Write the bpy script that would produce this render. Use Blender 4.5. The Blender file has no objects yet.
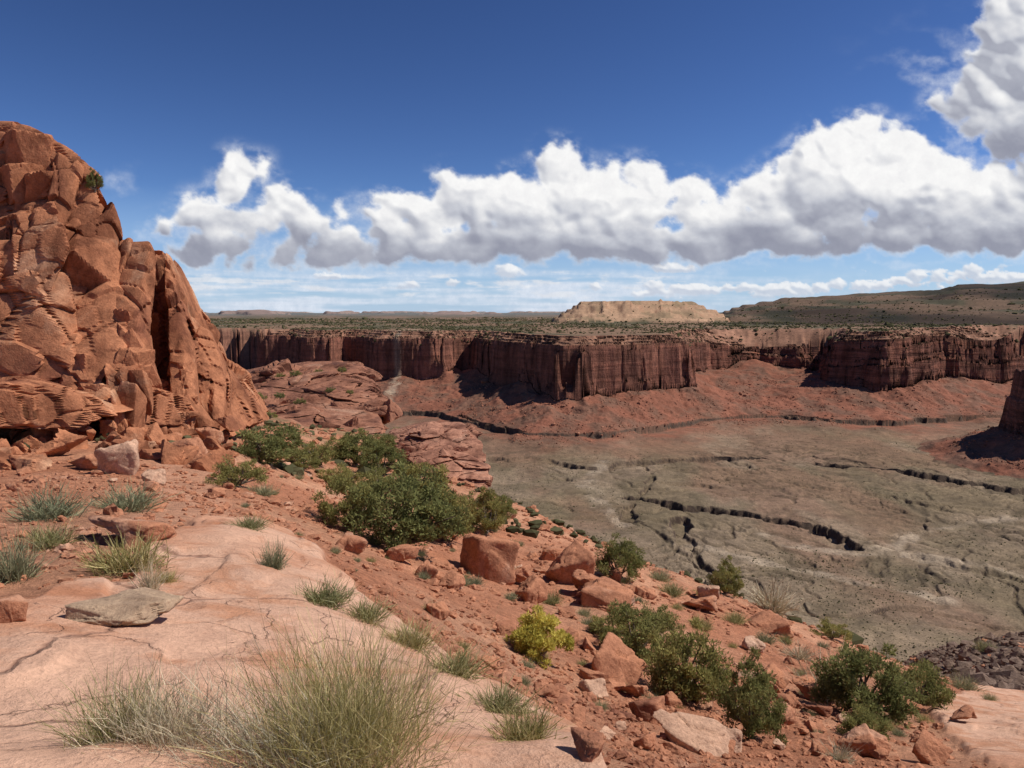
import bpy, bmesh, math, time
import numpy as np
from mathutils import Vector, Matrix
T0=time.time()
F=740.0; PIT=math.atan(72/740.0); CP,SP=math.cos(PIT),math.sin(PIT)
rng=np.random.default_rng(7)
scene=bpy.context.scene; COL=scene.collection
scene.view_settings.view_transform='Standard'; scene.view_settings.look='None'; scene.view_settings.exposure=0

# ------------------------------------------------------------ helpers
def ray(u,v):
    a=(np.asarray(u,float)-512)/F; b=(384-np.asarray(v,float))/F
    y=CP+b*SP; return a/y,(-SP+b*CP)/y
def P(u,v,d):
    a,t=ray(u,v); return np.array([a*d,d,t*d])
def sstep(a,b,x):
    t=np.clip((x-a)/(b-a),0,1); return t*t*(3-2*t)
def _h(ix,iy,iz,seed):
    h=(ix.astype(np.uint32)*np.uint32(374761393)+iy.astype(np.uint32)*np.uint32(668265263)+iz*np.uint32(2246822519)+np.uint32(seed*97531+11))
    h=(h^(h>>np.uint32(13)))*np.uint32(1274126177); h=(h^(h>>np.uint32(15)))*np.uint32(2654435761)
    h^=h>>np.uint32(16); return h.astype(np.float32)/np.float32(4294967296.0)
def n2(x,y,seed=0):
    fx=np.floor(x);fy=np.floor(y);tx=x-fx;ty=y-fy;tx=tx*tx*(3-2*tx);ty=ty*ty*(3-2*ty)
    ix=fx.astype(np.int64);iy=fy.astype(np.int64);z=np.uint32(0)
    a=_h(ix,iy,z,seed);b=_h(ix+1,iy,z,seed);c=_h(ix,iy+1,z,seed);d=_h(ix+1,iy+1,z,seed)
    return (a+(b-a)*tx)*(1-ty)+(c+(d-c)*tx)*ty
def fbm(x,y,o=4,seed=0,g=0.5):
    s=0;a=1;t=0
    for i in range(o):
        k=2.03**i; s=s+a*(n2(x*k+i*17.3,y*k-i*9.1,seed+i)*2-1); t+=a; a*=g
    return s/t
def ridged(x,y,o=4,seed=0):
    s=0;a=1;t=0
    for i in range(o):
        k=2.03**i; s=s+a*(1-np.abs(n2(x*k+i*7.3,y*k-i*3.1,seed+i)*2-1)*2).clip(-1,1); t+=a; a*=.5
    return s/t
def n3(x,y,z,seed=0):
    fx=np.floor(x);fy=np.floor(y);fz=np.floor(z)
    tx=x-fx;ty=y-fy;tz=z-fz
    tx=tx*tx*(3-2*tx);ty=ty*ty*(3-2*ty);tz=tz*tz*(3-2*tz)
    ix=fx.astype(np.int64);iy=fy.astype(np.int64);iz=fz.astype(np.int64).astype(np.uint32)
    def L(k):
        a=_h(ix,iy,k,seed);b=_h(ix+1,iy,k,seed);c=_h(ix,iy+1,k,seed);d=_h(ix+1,iy+1,k,seed)
        return (a+(b-a)*tx)*(1-ty)+(c+(d-c)*tx)*ty
    a=L(iz);b=L(iz+np.uint32(1)); return a+(b-a)*tz
def fbm3(p,s,o=4,seed=0):
    r=0;a=1;t=0
    for i in range(o):
        k=2.03**i/s; r=r+a*(n3(p[:,0]*k+i*5.1,p[:,1]*k+3.3*i,p[:,2]*k-i*7.7,seed+i)*2-1);t+=a;a*=.5
    return r/t
def facet3(p,S,seed=0):
    q=p/S; c=np.floor(q); best=np.full(len(p),1e9); sec=np.full(len(p),1e9); val=np.zeros(len(p))
    for dx in(-1,0,1):
        for dy in(-1,0,1):
            for dz in(-1,0,1):
                cc=c+np.array([dx,dy,dz]); ci=cc.astype(np.int64); iz=ci[:,2].astype(np.uint32)
                f=cc+np.stack([_h(ci[:,0],ci[:,1],iz,seed+k) for k in range(3)],1)
                g=np.stack([_h(ci[:,0],ci[:,1],iz,seed+10+k) for k in range(3)],1)*2-1
                dl=q-f; d=(dl**2).sum(1); vv=(dl*g).sum(1)+(g[:,0]*.6)
                m=d<best; sec=np.where(m,best,np.minimum(sec,d)); val=np.where(m,vv,val); best=np.where(m,d,best)
    return val, np.sqrt(sec)-np.sqrt(best)
def polydist(X,Y,pts):
    best=np.full(X.shape,1e12)
    for (x0,y0),(x1,y1) in zip(pts[:-1],pts[1:]):
        dx,dy=x1-x0,y1-y0; L=dx*dx+dy*dy
        t=np.clip(((X-x0)*dx+(Y-y0)*dy)/L,0,1)
        best=np.minimum(best,(X-x0-t*dx)**2+(Y-y0-t*dy)**2)
    return np.sqrt(best)
def inpoly(U,V,poly):
    r=np.zeros(U.shape,bool); n=len(poly)
    for i in range(n):
        x0,y0=poly[i];x1,y1=poly[(i+1)%n]
        if y0==y1: continue
        c=((y0>V)!=(y1>V))&(U<(x1-x0)*(V-y0)/(y1-y0)+x0); r^=c
    return r
def make_mesh(name,V,Fc,mat=None,smooth=True,attrs=None):
    V=np.ascontiguousarray(V,dtype=np.float32); me=bpy.data.meshes.new(name)
    Fc=np.asarray(Fc,dtype=np.int32); k=Fc.shape[1]; n=len(Fc)
    me.vertices.add(len(V)); me.vertices.foreach_set("co",V.ravel())
    me.loops.add(n*k); me.loops.foreach_set("vertex_index",Fc.ravel())
    me.polygons.add(n); me.polygons.foreach_set("loop_start",np.arange(0,n*k,k,dtype=np.int32))
    me.polygons.foreach_set("use_smooth",np.full(n,smooth,dtype=bool))
    me.update(calc_edges=True)
    for an,av in (attrs or {}).items():
        av=np.asarray(av,dtype=np.float32)
        if av.ndim==2:
            a=me.color_attributes.new(name=an,type='FLOAT_COLOR',domain='POINT')
            if av.shape[1]==3: av=np.concatenate([av,np.ones((len(av),1),np.float32)],1)
            a.data.foreach_set("color",np.ascontiguousarray(av,dtype=np.float32).ravel())
        else:
            a=me.attributes.new(name=an,type='FLOAT',domain='POINT'); a.data.foreach_set("value",av)
    if mat: me.materials.append(mat)
    return me
def add_obj(name,data,parent=None,**props):
    o=bpy.data.objects.new(name,data); COL.objects.link(o)
    if parent: o.parent=parent
    for k,v in props.items(): o[k]=v
    return o

# ------------------------------------------------------------ materials
def newmat(name):
    m=bpy.data.materials.new(name); m.use_nodes=True; nt=m.node_tree; nt.nodes.clear()
    return m,nt
def N(nt,t,**kw):
    n=nt.nodes.new(t)
    for k,v in kw.items(): setattr(n,k,v)
    return n
def mathn(nt,op,a,b=None,c=None,clamp=False):
    n=nt.nodes.new('ShaderNodeMath'); n.operation=op; n.use_clamp=clamp
    for i,x in enumerate((a,b,c)):
        if x is None: continue
        if isinstance(x,(int,float)): n.inputs[i].default_value=x
        else: nt.links.new(x,n.inputs[i])
    return n.outputs[0]
def noise(nt,vec,scale,detail=5,rough=.55,stretch=None,dist=0):
    if stretch:
        mp=N(nt,'ShaderNodeMapping'); mp.inputs['Scale'].default_value=stretch; nt.links.new(vec,mp.inputs[0]); vec=mp.outputs[0]
    n=N(nt,'ShaderNodeTexNoise'); n.inputs['Scale'].default_value=scale; n.inputs['Detail'].default_value=detail
    n.inputs['Roughness'].default_value=rough; n.inputs['Distortion'].default_value=dist
    nt.links.new(vec,n.inputs['Vector']); return n.outputs['Fac']
def ramp(nt,fac,stops):
    r=N(nt,'ShaderNodeValToRGB'); e=r.color_ramp.elements
    while len(e)<len(stops): e.new(.5)
    for el,(p,c) in zip(e,stops): el.position=p; el.color=(*c,1) if len(c)==3 else c
    nt.links.new(fac,r.inputs[0]); return r.outputs[0]
def mul(nt,a,b,fac=1.0,mode='MULTIPLY'):
    m=N(nt,'ShaderNodeMix',data_type='RGBA',blend_type=mode)
    if isinstance(fac,(int,float)): m.inputs[0].default_value=fac
    else: nt.links.new(fac,m.inputs[0])
    for i,x in ((6,a),(7,b)):
        if isinstance(x,tuple): m.inputs[i].default_value=(*x,1)
        else: nt.links.new(x,m.inputs[i])
    return m.outputs[2]
def bump(nt,h,strength,dist,prev=None):
    b=N(nt,'ShaderNodeBump'); b.inputs['Strength'].default_value=strength; b.inputs['Distance'].default_value=dist
    nt.links.new(h,b.inputs['Height'])
    if prev: nt.links.new(prev,b.inputs['Normal'])
    return b.outputs[0]
def finish(nt,col,nrm=None,rough=.95):
    b=N(nt,'ShaderNodeBsdfPrincipled'); b.inputs['Roughness'].default_value=rough; b.inputs['Specular IOR Level'].default_value=.15
    if isinstance(col,tuple): b.inputs['Base Color'].default_value=(*col,1)
    else: nt.links.new(col,b.inputs['Base Color'])
    if nrm: nt.links.new(nrm,b.inputs['Normal'])
    o=N(nt,'ShaderNodeOutputMaterial'); nt.links.new(b.outputs[0],o.inputs[0]); return b

def terrain_mat(name,s1,s2,s3,bd,amt=.6,cliff=False):
    m,nt=newmat(name); at=N(nt,'ShaderNodeAttribute',attribute_name='Col'); geo=N(nt,'ShaderNodeNewGeometry'); pos=geo.outputs['Position']
    a=noise(nt,pos,s1,6,.65); b=noise(nt,pos,s2,6,.7); c=noise(nt,pos,s3,3,.6)
    ca=ramp(nt,a,[(.3,(.72,.70,.68)),(.7,(1.25,1.22,1.2))]); cb=ramp(nt,b,[(.3,(.6,.6,.62)),(.68,(1.3,1.28,1.25))]); cc=ramp(nt,c,[(.35,(.7,.7,.7)),(.65,(1.25,1.25,1.25))])
    col=mul(nt,mul(nt,mul(nt,at.outputs['Color'],ca,amt),cb,amt),cc,amt)
    nr=bump(nt,b,.7,bd)
    if cliff:
        v=noise(nt,pos,.07,9,.7,stretch=(1,1,.18),dist=.8); st=noise(nt,pos,.13,6,.65,stretch=(.05,.05,1))
        ca2=N(nt,'ShaderNodeAttribute',attribute_name='Cliff').outputs['Fac']; bd2=N(nt,'ShaderNodeAttribute',attribute_name='Band').outputs['Fac']
        bw=mathn(nt,'MULTIPLY',ca2,mathn(nt,'MULTIPLY_ADD',bd2,.45,.45))
        vc=ramp(nt,v,[(.38,(.5,.47,.47)),(.5,(1,1,1)),(.66,(1.35,1.28,1.2))]); sc=ramp(nt,st,[(.38,(.45,.43,.43)),(.5,(1,1,1)),(.62,(1.4,1.32,1.25))])
        col=mul(nt,col,vc,mathn(nt,'MULTIPLY',ca2,.7)); col=mul(nt,col,sc,bw)
        h=mathn(nt,'MULTIPLY',v,ca2); nr=bump(nt,h,.9,8.0,nr); h2=mathn(nt,'MULTIPLY',st,bw); nr=bump(nt,h2,1.0,6.0,nr)
    finish(nt,col,nr); return m
mat_floor=terrain_mat('canyon_floor_soil',.016,.11,.7,2.8,.8)
mat_mesa=terrain_mat('mesa_rock',.012,.09,.6,2.6,.7,True)
def near_mat():
    m,nt=newmat('hillside_soil'); at=N(nt,'ShaderNodeAttribute',attribute_name='Col'); sl=N(nt,'ShaderNodeAttribute',attribute_name='Slab').outputs['Fac']
    pos=N(nt,'ShaderNodeNewGeometry').outputs['Position']
    a=noise(nt,pos,.9,7,.6); b=noise(nt,pos,7,7,.72); c=noise(nt,pos,42,4,.7)
    d=noise(nt,pos,1.3,9,.66,dist=.5)
    inv=mathn(nt,'SUBTRACT',1.0,sl)
    col=mul(nt,at.outputs['Color'],ramp(nt,a,[(.3,(.74,.72,.7)),(.7,(1.25,1.25,1.25))]),mathn(nt,'MULTIPLY_ADD',inv,.4,.3))
    col=mul(nt,col,ramp(nt,b,[(.34,(.66,.64,.64)),(.62,(1.24,1.22,1.2))]),mathn(nt,'MULTIPLY_ADD',inv,.55,.35))
    col=mul(nt,col,ramp(nt,c,[(.36,(.72,.7,.7)),(.62,(1.18,1.18,1.18))]),mathn(nt,'MULTIPLY_ADD',inv,.5,.45))
    col=mul(nt,col,ramp(nt,d,[(.38,(.84,.70,.60)),(.5,(1,1,1)),(.66,(1.06,1.08,1.08))]),sl)
    def crack(sc,gs,seedoff,wid):
        vo=N(nt,'ShaderNodeTexVoronoi',feature='DISTANCE_TO_EDGE'); vo.inputs['Scale'].default_value=sc
        wn=N(nt,'ShaderNodeVectorMath',operation='MULTIPLY_ADD'); nc=N(nt,'ShaderNodeTexNoise'); nc.inputs['Scale'].default_value=.8+seedoff; nc.inputs['Detail'].default_value=7
        wn.inputs[1].default_value=(1.3,1.3,1.3)
        nt.links.new(pos,nc.inputs['Vector']); nt.links.new(nc.outputs['Color'],wn.inputs[0]); nt.links.new(pos,wn.inputs[2]); nt.links.new(wn.outputs[0],vo.inputs['Vector'])
        cr=mathn(nt,'SUBTRACT',1.0,mathn(nt,'MULTIPLY_ADD',vo.outputs['Distance'],wid,0,clamp=True))
        gate=ramp(nt,noise(nt,pos,gs,3,.5),[(.44,(0,0,0)),(.56,(1,1,1))])
        return mathn(nt,'MULTIPLY',mathn(nt,'MULTIPLY',cr,gate),sl)
    c1=crack(.42,.7,0,80); c2=crack(1.1,.9,.5,110)
    ck=mathn(nt,'MAXIMUM',c1,mathn(nt,'MULTIPLY',c2,.7))
    col=mul(nt,col,(.24,.12,.08),mathn(nt,'MULTIPLY',ck,.8),'MIX')
    nr=bump(nt,b,.8,.05); nr=bump(nt,mathn(nt,'MULTIPLY',c,inv),.9,.025,nr); nr=bump(nt,c,.6,.009,nr); nr=bump(nt,mathn(nt,'MULTIPLY',d,sl),.6,.06,nr)
    nr=bump(nt,mathn(nt,'MULTIPLY',ck,-1.0),.8,.02,nr)
    finish(nt,col,nr); return m
mat_near=near_mat()
def rock_mat(name,base,light,dark,sc=1.0,strata=True,pt=.0):
    m,nt=newmat(name); gn=N(nt,'ShaderNodeNewGeometry'); pos=gn.outputs['Position']
    a=noise(nt,pos,.35*sc,8,.62,dist=.6); b=noise(nt,pos,2.2*sc,8,.7); c=noise(nt,pos,14*sc,5,.7)
    col=ramp(nt,a,[(.3,dark),(.45,base),(.56,base),(.70,light)])
    col=mul(nt,col,ramp(nt,b,[(.33,(.55,.52,.52)),(.5,(1,1,1)),(.68,(1.3,1.3,1.28))]),.75)
    col=mul(nt,col,ramp(nt,c,[(.36,(.72,.7,.7)),(.62,(1.15,1.15,1.15))]),.7)
    nr=bump(nt,b,.6,.12/sc); nr=bump(nt,c,.7,.035/sc,nr)
    if strata:
        s=noise(nt,pos,.8*sc,3,.5,stretch=(.2,.2,1),dist=.4); v=noise(nt,pos,.7*sc,6,.6,stretch=(1,1,.15))
        col=mul(nt,col,ramp(nt,s,[(.38,(.72,.68,.68)),(.58,(1.1,1.08,1.08))]),.45)
        col=mul(nt,col,ramp(nt,v,[(.36,(.38,.32,.32)),(.5,(1,1,1))]),.8)
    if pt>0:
        col=mul(nt,col,ramp(nt,gn.outputs['Pointiness'],[(.40,(.35,.30,.28)),(.49,(1,1,1)),(.51,(1,1,1)),(.60,(1.3,1.28,1.25))]),pt)  # crevice shade and edge light painted into the rock colour by pointiness
    finish(nt,col,nr); return m
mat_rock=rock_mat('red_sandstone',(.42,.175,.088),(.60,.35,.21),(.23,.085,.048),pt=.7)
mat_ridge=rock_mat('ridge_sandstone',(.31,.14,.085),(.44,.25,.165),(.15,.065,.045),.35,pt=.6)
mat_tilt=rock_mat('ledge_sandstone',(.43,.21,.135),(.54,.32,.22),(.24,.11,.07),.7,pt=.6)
mat_dark=rock_mat('dark_rubble_stone',(.20,.135,.10),(.28,.20,.155),(.11,.075,.055),.6,False)
mat_boul=rock_mat('boulder_sandstone',(.43,.19,.105),(.56,.34,.23),(.25,.10,.06),1.6,False)
mat_pale=rock_mat('pale_sandstone',(.54,.33,.22),(.62,.43,.31),(.36,.2,.13),1.6,False)
mat_grey=rock_mat('grey_tan_stone',(.42,.29,.19),(.52,.39,.28),(.22,.14,.09),2.2,False)
def leaf_mat(name,c1,c2,tr=.25):
    m,nt=newmat(name); at=N(nt,'ShaderNodeAttribute',attribute_name='Rnd').outputs['Fac']; oi=N(nt,'ShaderNodeObjectInfo').outputs['Random']
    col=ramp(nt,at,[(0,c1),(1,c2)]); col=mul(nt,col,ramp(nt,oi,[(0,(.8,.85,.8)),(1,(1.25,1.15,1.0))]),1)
    d=N(nt,'ShaderNodeBsdfDiffuse'); t=N(nt,'ShaderNodeBsdfTranslucent'); mx=N(nt,'ShaderNodeMixShader'); mx.inputs[0].default_value=tr
    nt.links.new(col,d.inputs[0]);nt.links.new(col,t.inputs[0]);nt.links.new(d.outputs[0],mx.inputs[1]);nt.links.new(t.outputs[0],mx.inputs[2])
    o=N(nt,'ShaderNodeOutputMaterial');nt.links.new(mx.outputs[0],o.inputs[0]);return m
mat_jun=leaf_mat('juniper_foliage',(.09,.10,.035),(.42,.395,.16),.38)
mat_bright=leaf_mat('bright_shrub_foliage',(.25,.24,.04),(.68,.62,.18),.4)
mat_sage=leaf_mat('sage_foliage',(.20,.20,.12),(.50,.48,.31))
mat_grass=leaf_mat('ephedra_stems',(.17,.165,.055),(.62,.56,.32),.35)
mat_dry=leaf_mat('dry_brush_stems',(.28,.25,.18),(.66,.61,.49),.15)
mat_scrub=leaf_mat('scrub_foliage',(.065,.062,.034),(.14,.125,.07),.1)
m,nt=newmat('juniper_bark'); finish(nt,ramp(nt,noise(nt,N(nt,'ShaderNodeNewGeometry').outputs['Position'],20,5,.6,stretch=(1,1,.2)),[(.3,(.08,.055,.04)),(.7,(.26,.2,.15))])); mat_bark=m

# ------------------------------------------------------------ near terrain control points
ctrl=[(-300,768,2.4),(0,768,2.4),(250,768,2.45),(500,768,2.6),(-300,620,4.2),(0,650,3.6),(150,640,4.0),(100,600,4.9),(0,560,6.2),(-300,540,7),
(250,540,8.0),(200,560,6.6),(60,520,9),(180,500,13),(100,470,18),(0,470,18),(-300,470,17),(220,450,24),(150,440,26),(215,425,40),(270,432,45),(100,430,30),(-300,430,30),
(340,603,5.6),(270,610,5.0),(450,690,3.9),(330,690,3.5),(545,748,3.0),
(620,750,5.6),(520,690,6.4),(410,600,9),(335,545,13),(290,500,18),(720,768,6.4),
(560,680,9),(700,750,7.4),(900,768,8),(1024,760,9),(1300,760,9),
(620,600,17),(500,575,18),(430,545,19),(400,520,24),(760,660,15),(880,705,13),(1000,715,14),(330,480,30),(300,455,40),
(400,445,75),(330,436,80),(250,427,80),(100,420,60),(-300,420,60),
(300,432,110),(300,412,160),(340,392,200),(350,388,215),(270,388,210),(230,392,185),(215,396,150),(360,412,170),(380,430,155),(100,395,180),(-300,390,200)]
sky_pts=[(480,492,40),(560,528,34),(660,568,30),(740,598,27),(820,632,25),(900,668,22),(960,688,21),(1024,703,20),(1300,735,18)]
C=[]
def addc(u,T,d):
    a,_=ray(u,400); x=a*d; r=math.hypot(x,d); C.append((math.atan2(x,d),math.log(r),T))
for u,v,d in ctrl+sky_pts:
    p=P(u,v,d); r=math.hypot(p[0],p[1]); C.append((math.atan2(p[0],p[1]),math.log(r),-p[2]/r))
for u,v,d in sky_pts:
    if u<850:
        _,t=ray(u,v); addc(u,-t*1.3,d*1.6); addc(u,-t*1.6+.05,d*2.6)
for u,v,d in [(890,664,65),(960,646,62),(1024,636,60),(1300,600,60),(900,690,40),(1024,690,38),(1300,700,38)]:
    p=P(u,v,d); r=math.hypot(p[0],p[1]); C.append((math.atan2(p[0],p[1]),math.log(r),-p[2]/r))
for u in (870,1024,1300): addc(u,.62,110)
for u,T,d in [(400,.26,130),(405,.3,200),(440,.36,150),(500,.42,140),(410,.24,110)]: addc(u,T,d)
for u in (430,520,620,740,860,1000,1200,1400): addc(u,.62,300); addc(u,.7,700)
for u in (-300,0,200,300,370): addc(u,.24,330); addc(u,.45,700)
C=np.array(C); KX=2.2
def feat(az,lr): return az*KX,lr
def ker(d2): return np.sqrt(d2+.004)
cx,cy=feat(C[:,0],C[:,1]); A=ker((cx[:,None]-cx)**2+(cy[:,None]-cy)**2)
n=len(C); M=np.zeros((n+3,n+3)); M[:n,:n]=A+np.eye(n)*(-.02); M[:n,n]=1;M[:n,n+1]=cx;M[:n,n+2]=cy;M[n:,:n]=M[:n,n:].T
W=np.linalg.solve(M,np.concatenate([C[:,2],np.zeros(3)]))
def near_T(az,lr):
    X,Y=feat(np.clip(az,-.75,.78),lr); s=W[n]+W[n+1]*X+W[n+2]*Y
    for i in range(n): s=s+W[i]*ker((X-cx[i])**2+(Y-cy[i])**2)
    return s

# ------------------------------------------------------------ grid
azi=np.radians(38); az_in=np.linspace(-azi,azi,1150)
az_mid=np.linspace(azi,np.radians(75),70)[1:]; az_out=np.radians(np.arange(80,181,5))
az=np.concatenate([-az_out[::-1],-az_mid[::-1],az_in,az_mid,az_out])
r_n=np.geomspace(.4,380,640); r_f=np.geomspace(380,1080,320)[1:]; r_m=np.arange(1081.5,1960,1.6); r_x=np.geomspace(1964,34000,180)
rr=np.concatenate([r_n,r_f,r_m,r_x]); i1=len(r_n); i2=i1+len(r_f); i3=i2+len(r_m)
NA=len(az)
AZ,R=np.meshgrid(az,rr); X=R*np.sin(AZ); Y=R*np.cos(AZ)
UU=512+740*np.clip(np.tan(np.clip(AZ,-1.2,1.2)),-3,3)
k=slice(0,i2); x=X[k];y=Y[k];r=R[k];a=AZ[k]
Tn=near_T(a,np.log(r)); Zn=-Tn*r
Zn=Zn+(-1.62-Zn)*(1-sstep(1.4,2.35,r))
yc=y*CP-Zn*SP; yc=np.where(yc<.3,.3,yc); U=512+F*x/yc; V=384-F*(y*SP+Zn*CP)/yc
front=np.cos(a)>.3
wu=U+9*fbm(x*1.1,y*1.1,4,3); wv=V+7*fbm(x*1.3,y*1.3,4,5)
slabA=inpoly(wu,wv,[(-600,1500),(-600,615),(0,612),(40,604),(60,588),(135,585),(140,556),(165,540),(205,522),(265,524),(315,552),(360,592),(424,641),(500,698),(595,765),(670,900),(670,1500)])&front
slabB=inpoly(wu,wv,[(930,700),(985,688),(1100,700),(1200,768),(1000,775),(940,735)])&front&(r<40)
slab=(slabA|slabB).astype(np.float32)
def blur(m,k):
    for _ in range(k):
        m=(m+np.roll(m,1,0)+np.roll(m,-1,0))/3; m=(m+np.roll(m,1,1)+np.roll(m,-1,1))/3
    return m
slabS=blur(slab,4)
rough=(1-slabS*.9)
fr=sstep(3,14,r)
Zn+=rough*(.05*fbm(x/.5,y/.5,5,11)*sstep(2,5,r)+.16*fbm(x/2.2,y/2.2,5,13)*fr+.5*fbm(x/9,y/9,4,15)*sstep(12,40,r)+2.2*ridged(x/26,y/26,4,19)*sstep(60,140,r))
lg=fbm(x/1.9,y/3.0,4,23)*.5
lz=np.floor(lg/.14)*.14; fz=(lg-lz)/.14
Zn+=slabS*((lz+.14*sstep(.85,1,fz))*.30*sstep(2.4,4,r)+.018*fbm(x/.35,y/.35,3,29))+.13*slabS
cd=np.array([.44,.19,.105]);cd2=np.array([.53,.275,.165]);cs=np.array([.60,.36,.245])
mixn=sstep(-.3,.5,fbm(x/3,y/3,5,33))[...,None]
colN=cd*(1-mixn)+cd2*mixn
pth=inpoly(U+8*fbm(x/2,y/2,3,35),V,[(150,560),(120,500),(150,470),(190,440),(215,425),(232,440),(215,480),(235,520),(215,545)])&(r<60)
colN=colN+(np.array([.56,.30,.19])-colN)*blur(pth.astype(np.float32),3)[...,None]*.7
farh=sstep(45,160,r)[...,None]
colN=colN*(1-farh)+np.array([.27,.14,.09])*farh
gpatch=(sstep(.05,.35,fbm(x/7,y/7,5,41))*sstep(25,60,r))[...,None]
colN=colN*(1-gpatch*.6)+np.array([.15,.14,.065])*gpatch*.6
dk=(sstep(830,900,U)*sstep(30,42,r))[...,None]
colN=colN*(1-dk)+np.array([.15,.105,.08])*dk
sv=fbm(x/1.4,y/1.4,5,43)[...,None]; cs2=np.array([.53,.275,.17])
csl=cs+(cs2-cs)*sstep(.0,.5,-sv+.22*sstep(.2,-.8,x)[...,None])
colN=colN*(1-slabS[...,None])+csl*slabS[...,None]

# -- far
k=slice(i1-60,len(rr)); x=X[k];y=Y[k];r=R[k];u=UU[k]
wx=x+14*fbm(x/80,y/80,4,51); wy=y+14*fbm(x/80,y/80,4,52)
def pl(lst): return [((uu-512)/740*d,d) for uu,d in lst]
rim=[(-1400,2300),(-300,2200),(150,2050),(215,1930),(292,1840),(302,1690),(330,1690),(345,1780),(368,1760),(378,1640),(440,1620),(450,1690),(478,1700),(488,1560),(500,1480),(545,1320),(556,1278),(582,1270),(628,1340),(684,1415),(692,1600),(702,1800),(760,1860),(828,1800),(838,1520),(880,1470),(926,1510),(936,1600),(958,1570),(1000,1590),(1010,1690),(1100,1700),(1400,1600),(2600,1500)]
rimd=np.interp(u,[q[0] for q in rim],[q[1] for q in rim]); 
sR=polydist(wx,wy,pl(rim))*np.where(y<rimd,1,-1)
band=sstep(690,740,u)
flu=np.abs(fbm(x/34,y/34,3,59))*2
blk,_e=None,None
def cellq(x,y,S,seed):
    # blocky plan-view offsets: nearest of jittered cells
    qx,qy=x/S,y/S; fx,fy=np.floor(qx),np.floor(qy); best=np.full(x.shape,9.);val=np.zeros(x.shape)
    for dx in(-1,0,1):
        for dy in(-1,0,1):
            ax,ay=(fx+dx).astype(np.int64),(fy+dy).astype(np.int64); z0=np.uint32(0)
            d=(qx-fx-dx-_h(ax,ay,z0,seed))**2+(qy-fy-dy-_h(ax,ay,z0,seed+1))**2; m=d<best; best=np.where(m,d,best); val=np.where(m,_h(ax,ay,z0,seed+2),val)
    return val
blk=cellq(x,y,24,301)
sR=sR+20*fbm(x/120,y/120,3,55)+9*np.abs(fbm(x/55,y/55,3,57))*2-5+2.5*(flu-.4)+6*(blk-.5)+.6*(n2(x/7,y/7,60)*2-1)
ben=[(-1400,1600),(-300,1550),(200,1520),(380,1420),(440,1384),(480,1250),(530,1140),(600,1140),(660,1205),(700,1300),(780,1345),(830,1290),(900,1270),(960,1330),(1024,1340),(1400,1250),(2600,1200)]
bend=np.interp(u,[q[0] for q in ben],[q[1] for q in ben])
sB=polydist(wx,wy,pl(ben))*np.where(y<bend,1,-1)+13*fbm(x/45,y/45,4,61)+3*(n2(x/9,y/9,62)*2-1)
floor=-206+6*fbm(x/300,y/300,4,63)+3.0*ridged(x/70,y/70,6,65)
qx_=x+40*fbm(x/120,y/120,4,201); qy_=y+40*fbm(x/120,y/120,4,203)
e1=np.abs(fbm(qx_/260,qy_/200,3,205)); e2=np.abs(fbm(qx_/85,qy_/70,3,207)); e3=np.abs(fbm(qx_/34,qy_/30,3,209)); e4=np.abs(fbm(qx_/15,qy_/14,3,211))
ch1=1-sstep(.006,.028,e1); ch2=(1-sstep(.01,.06,e2)); ch3=(1-sstep(.02,.12,e3)); ch4=(1-sstep(.02,.16,e4))
er=sstep(-.3,.3,fbm(x/150,y/150,2,210))
floor-=1.9*ch1+1.8*ch2+1.6*ch3*er+.8*ch4*er
def fl(lst): return [((uu-512)/740*(206/-ray(uu,vv)[1]),206/-ray(uu,vv)[1]) for uu,vv in lst]
G=[([(632,498),(690,508),(735,512),(780,522),(820,528),(862,545)],10,9),([(476,461),(530,461),(570,467),(600,470),(625,465),(680,461),(760,459)],13,10),([(680,520),(690,540),(706,566),(704,590)],5,7),
   ([(828,466),(870,468),(910,473),(960,482),(1030,492),(1200,505)],13,10),([(640,455),(655,480),(640,500),(625,520)],3,4),([(930,556),(980,570),(1060,585)],5,6),
   ([(560,478),(610,486),(660,484),(720,490)],4,4),([(500,448),(560,450),(600,446)],7,7),([(760,480),(830,492),(900,498),(960,515)],4,4)]
wash=np.zeros_like(x); gl=np.zeros_like(x)
for gi,(pts,w,dep) in enumerate(G):
    d=polydist(x,y,fl(pts))+12*fbm(x/24,y/24,4,71)+2.5*(n2(x/7,y/7,72)*2-1); lf=sstep(-.35,.15,fbm(x/55,y/55,3,74)); g=(1-sstep(w-1.8,w+1.8,d)); kk=.85 if gi in(1,3) else .5; floor-=dep*g*(kk+(1-kk)*lf); gl=np.maximum(gl,g)
for pts,w in [([(604,462),(598,472),(588,484),(596,496),(610,508),(625,524)],3.5),([(770,535),(820,548),(880,552),(940,556),(1000,566),(1060,580)],2.5),([(385,420),(400,400),(420,392)],5),([(1024,520),(940,530),(880,552)],2),([(640,590),(700,600),(780,612)],2),([(700,545),(760,560),(850,580),(960,600)],2)]:
    d=polydist(x,y,fl(pts))+13*fbm(x/26,y/26,4,75); wash=np.maximum(wash,(1-sstep(w-1,w+9,d))*(.3+.7*sstep(-.3,.3,fbm(x/12,y/12,3,76))))
zb=-134+24*fbm(x/115,y/115,3,83)+8*ridged(x/60,y/60,2,84)
tt=np.clip(sR,0,None)/(np.clip(sR,0,None)+np.clip(-sB,0,None)+1e-6)
talus=zb+(-187-zb)*tt**.74
tl=talus/9.0; tf=tl-np.floor(tl); tstep=sstep(-.1,.3,fbm(x/60,y/60,3,86)); talus=talus*(1-.45*tstep)+(np.floor(tl)+sstep(.3,.8,tf))*9.0*.45*tstep
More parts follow.
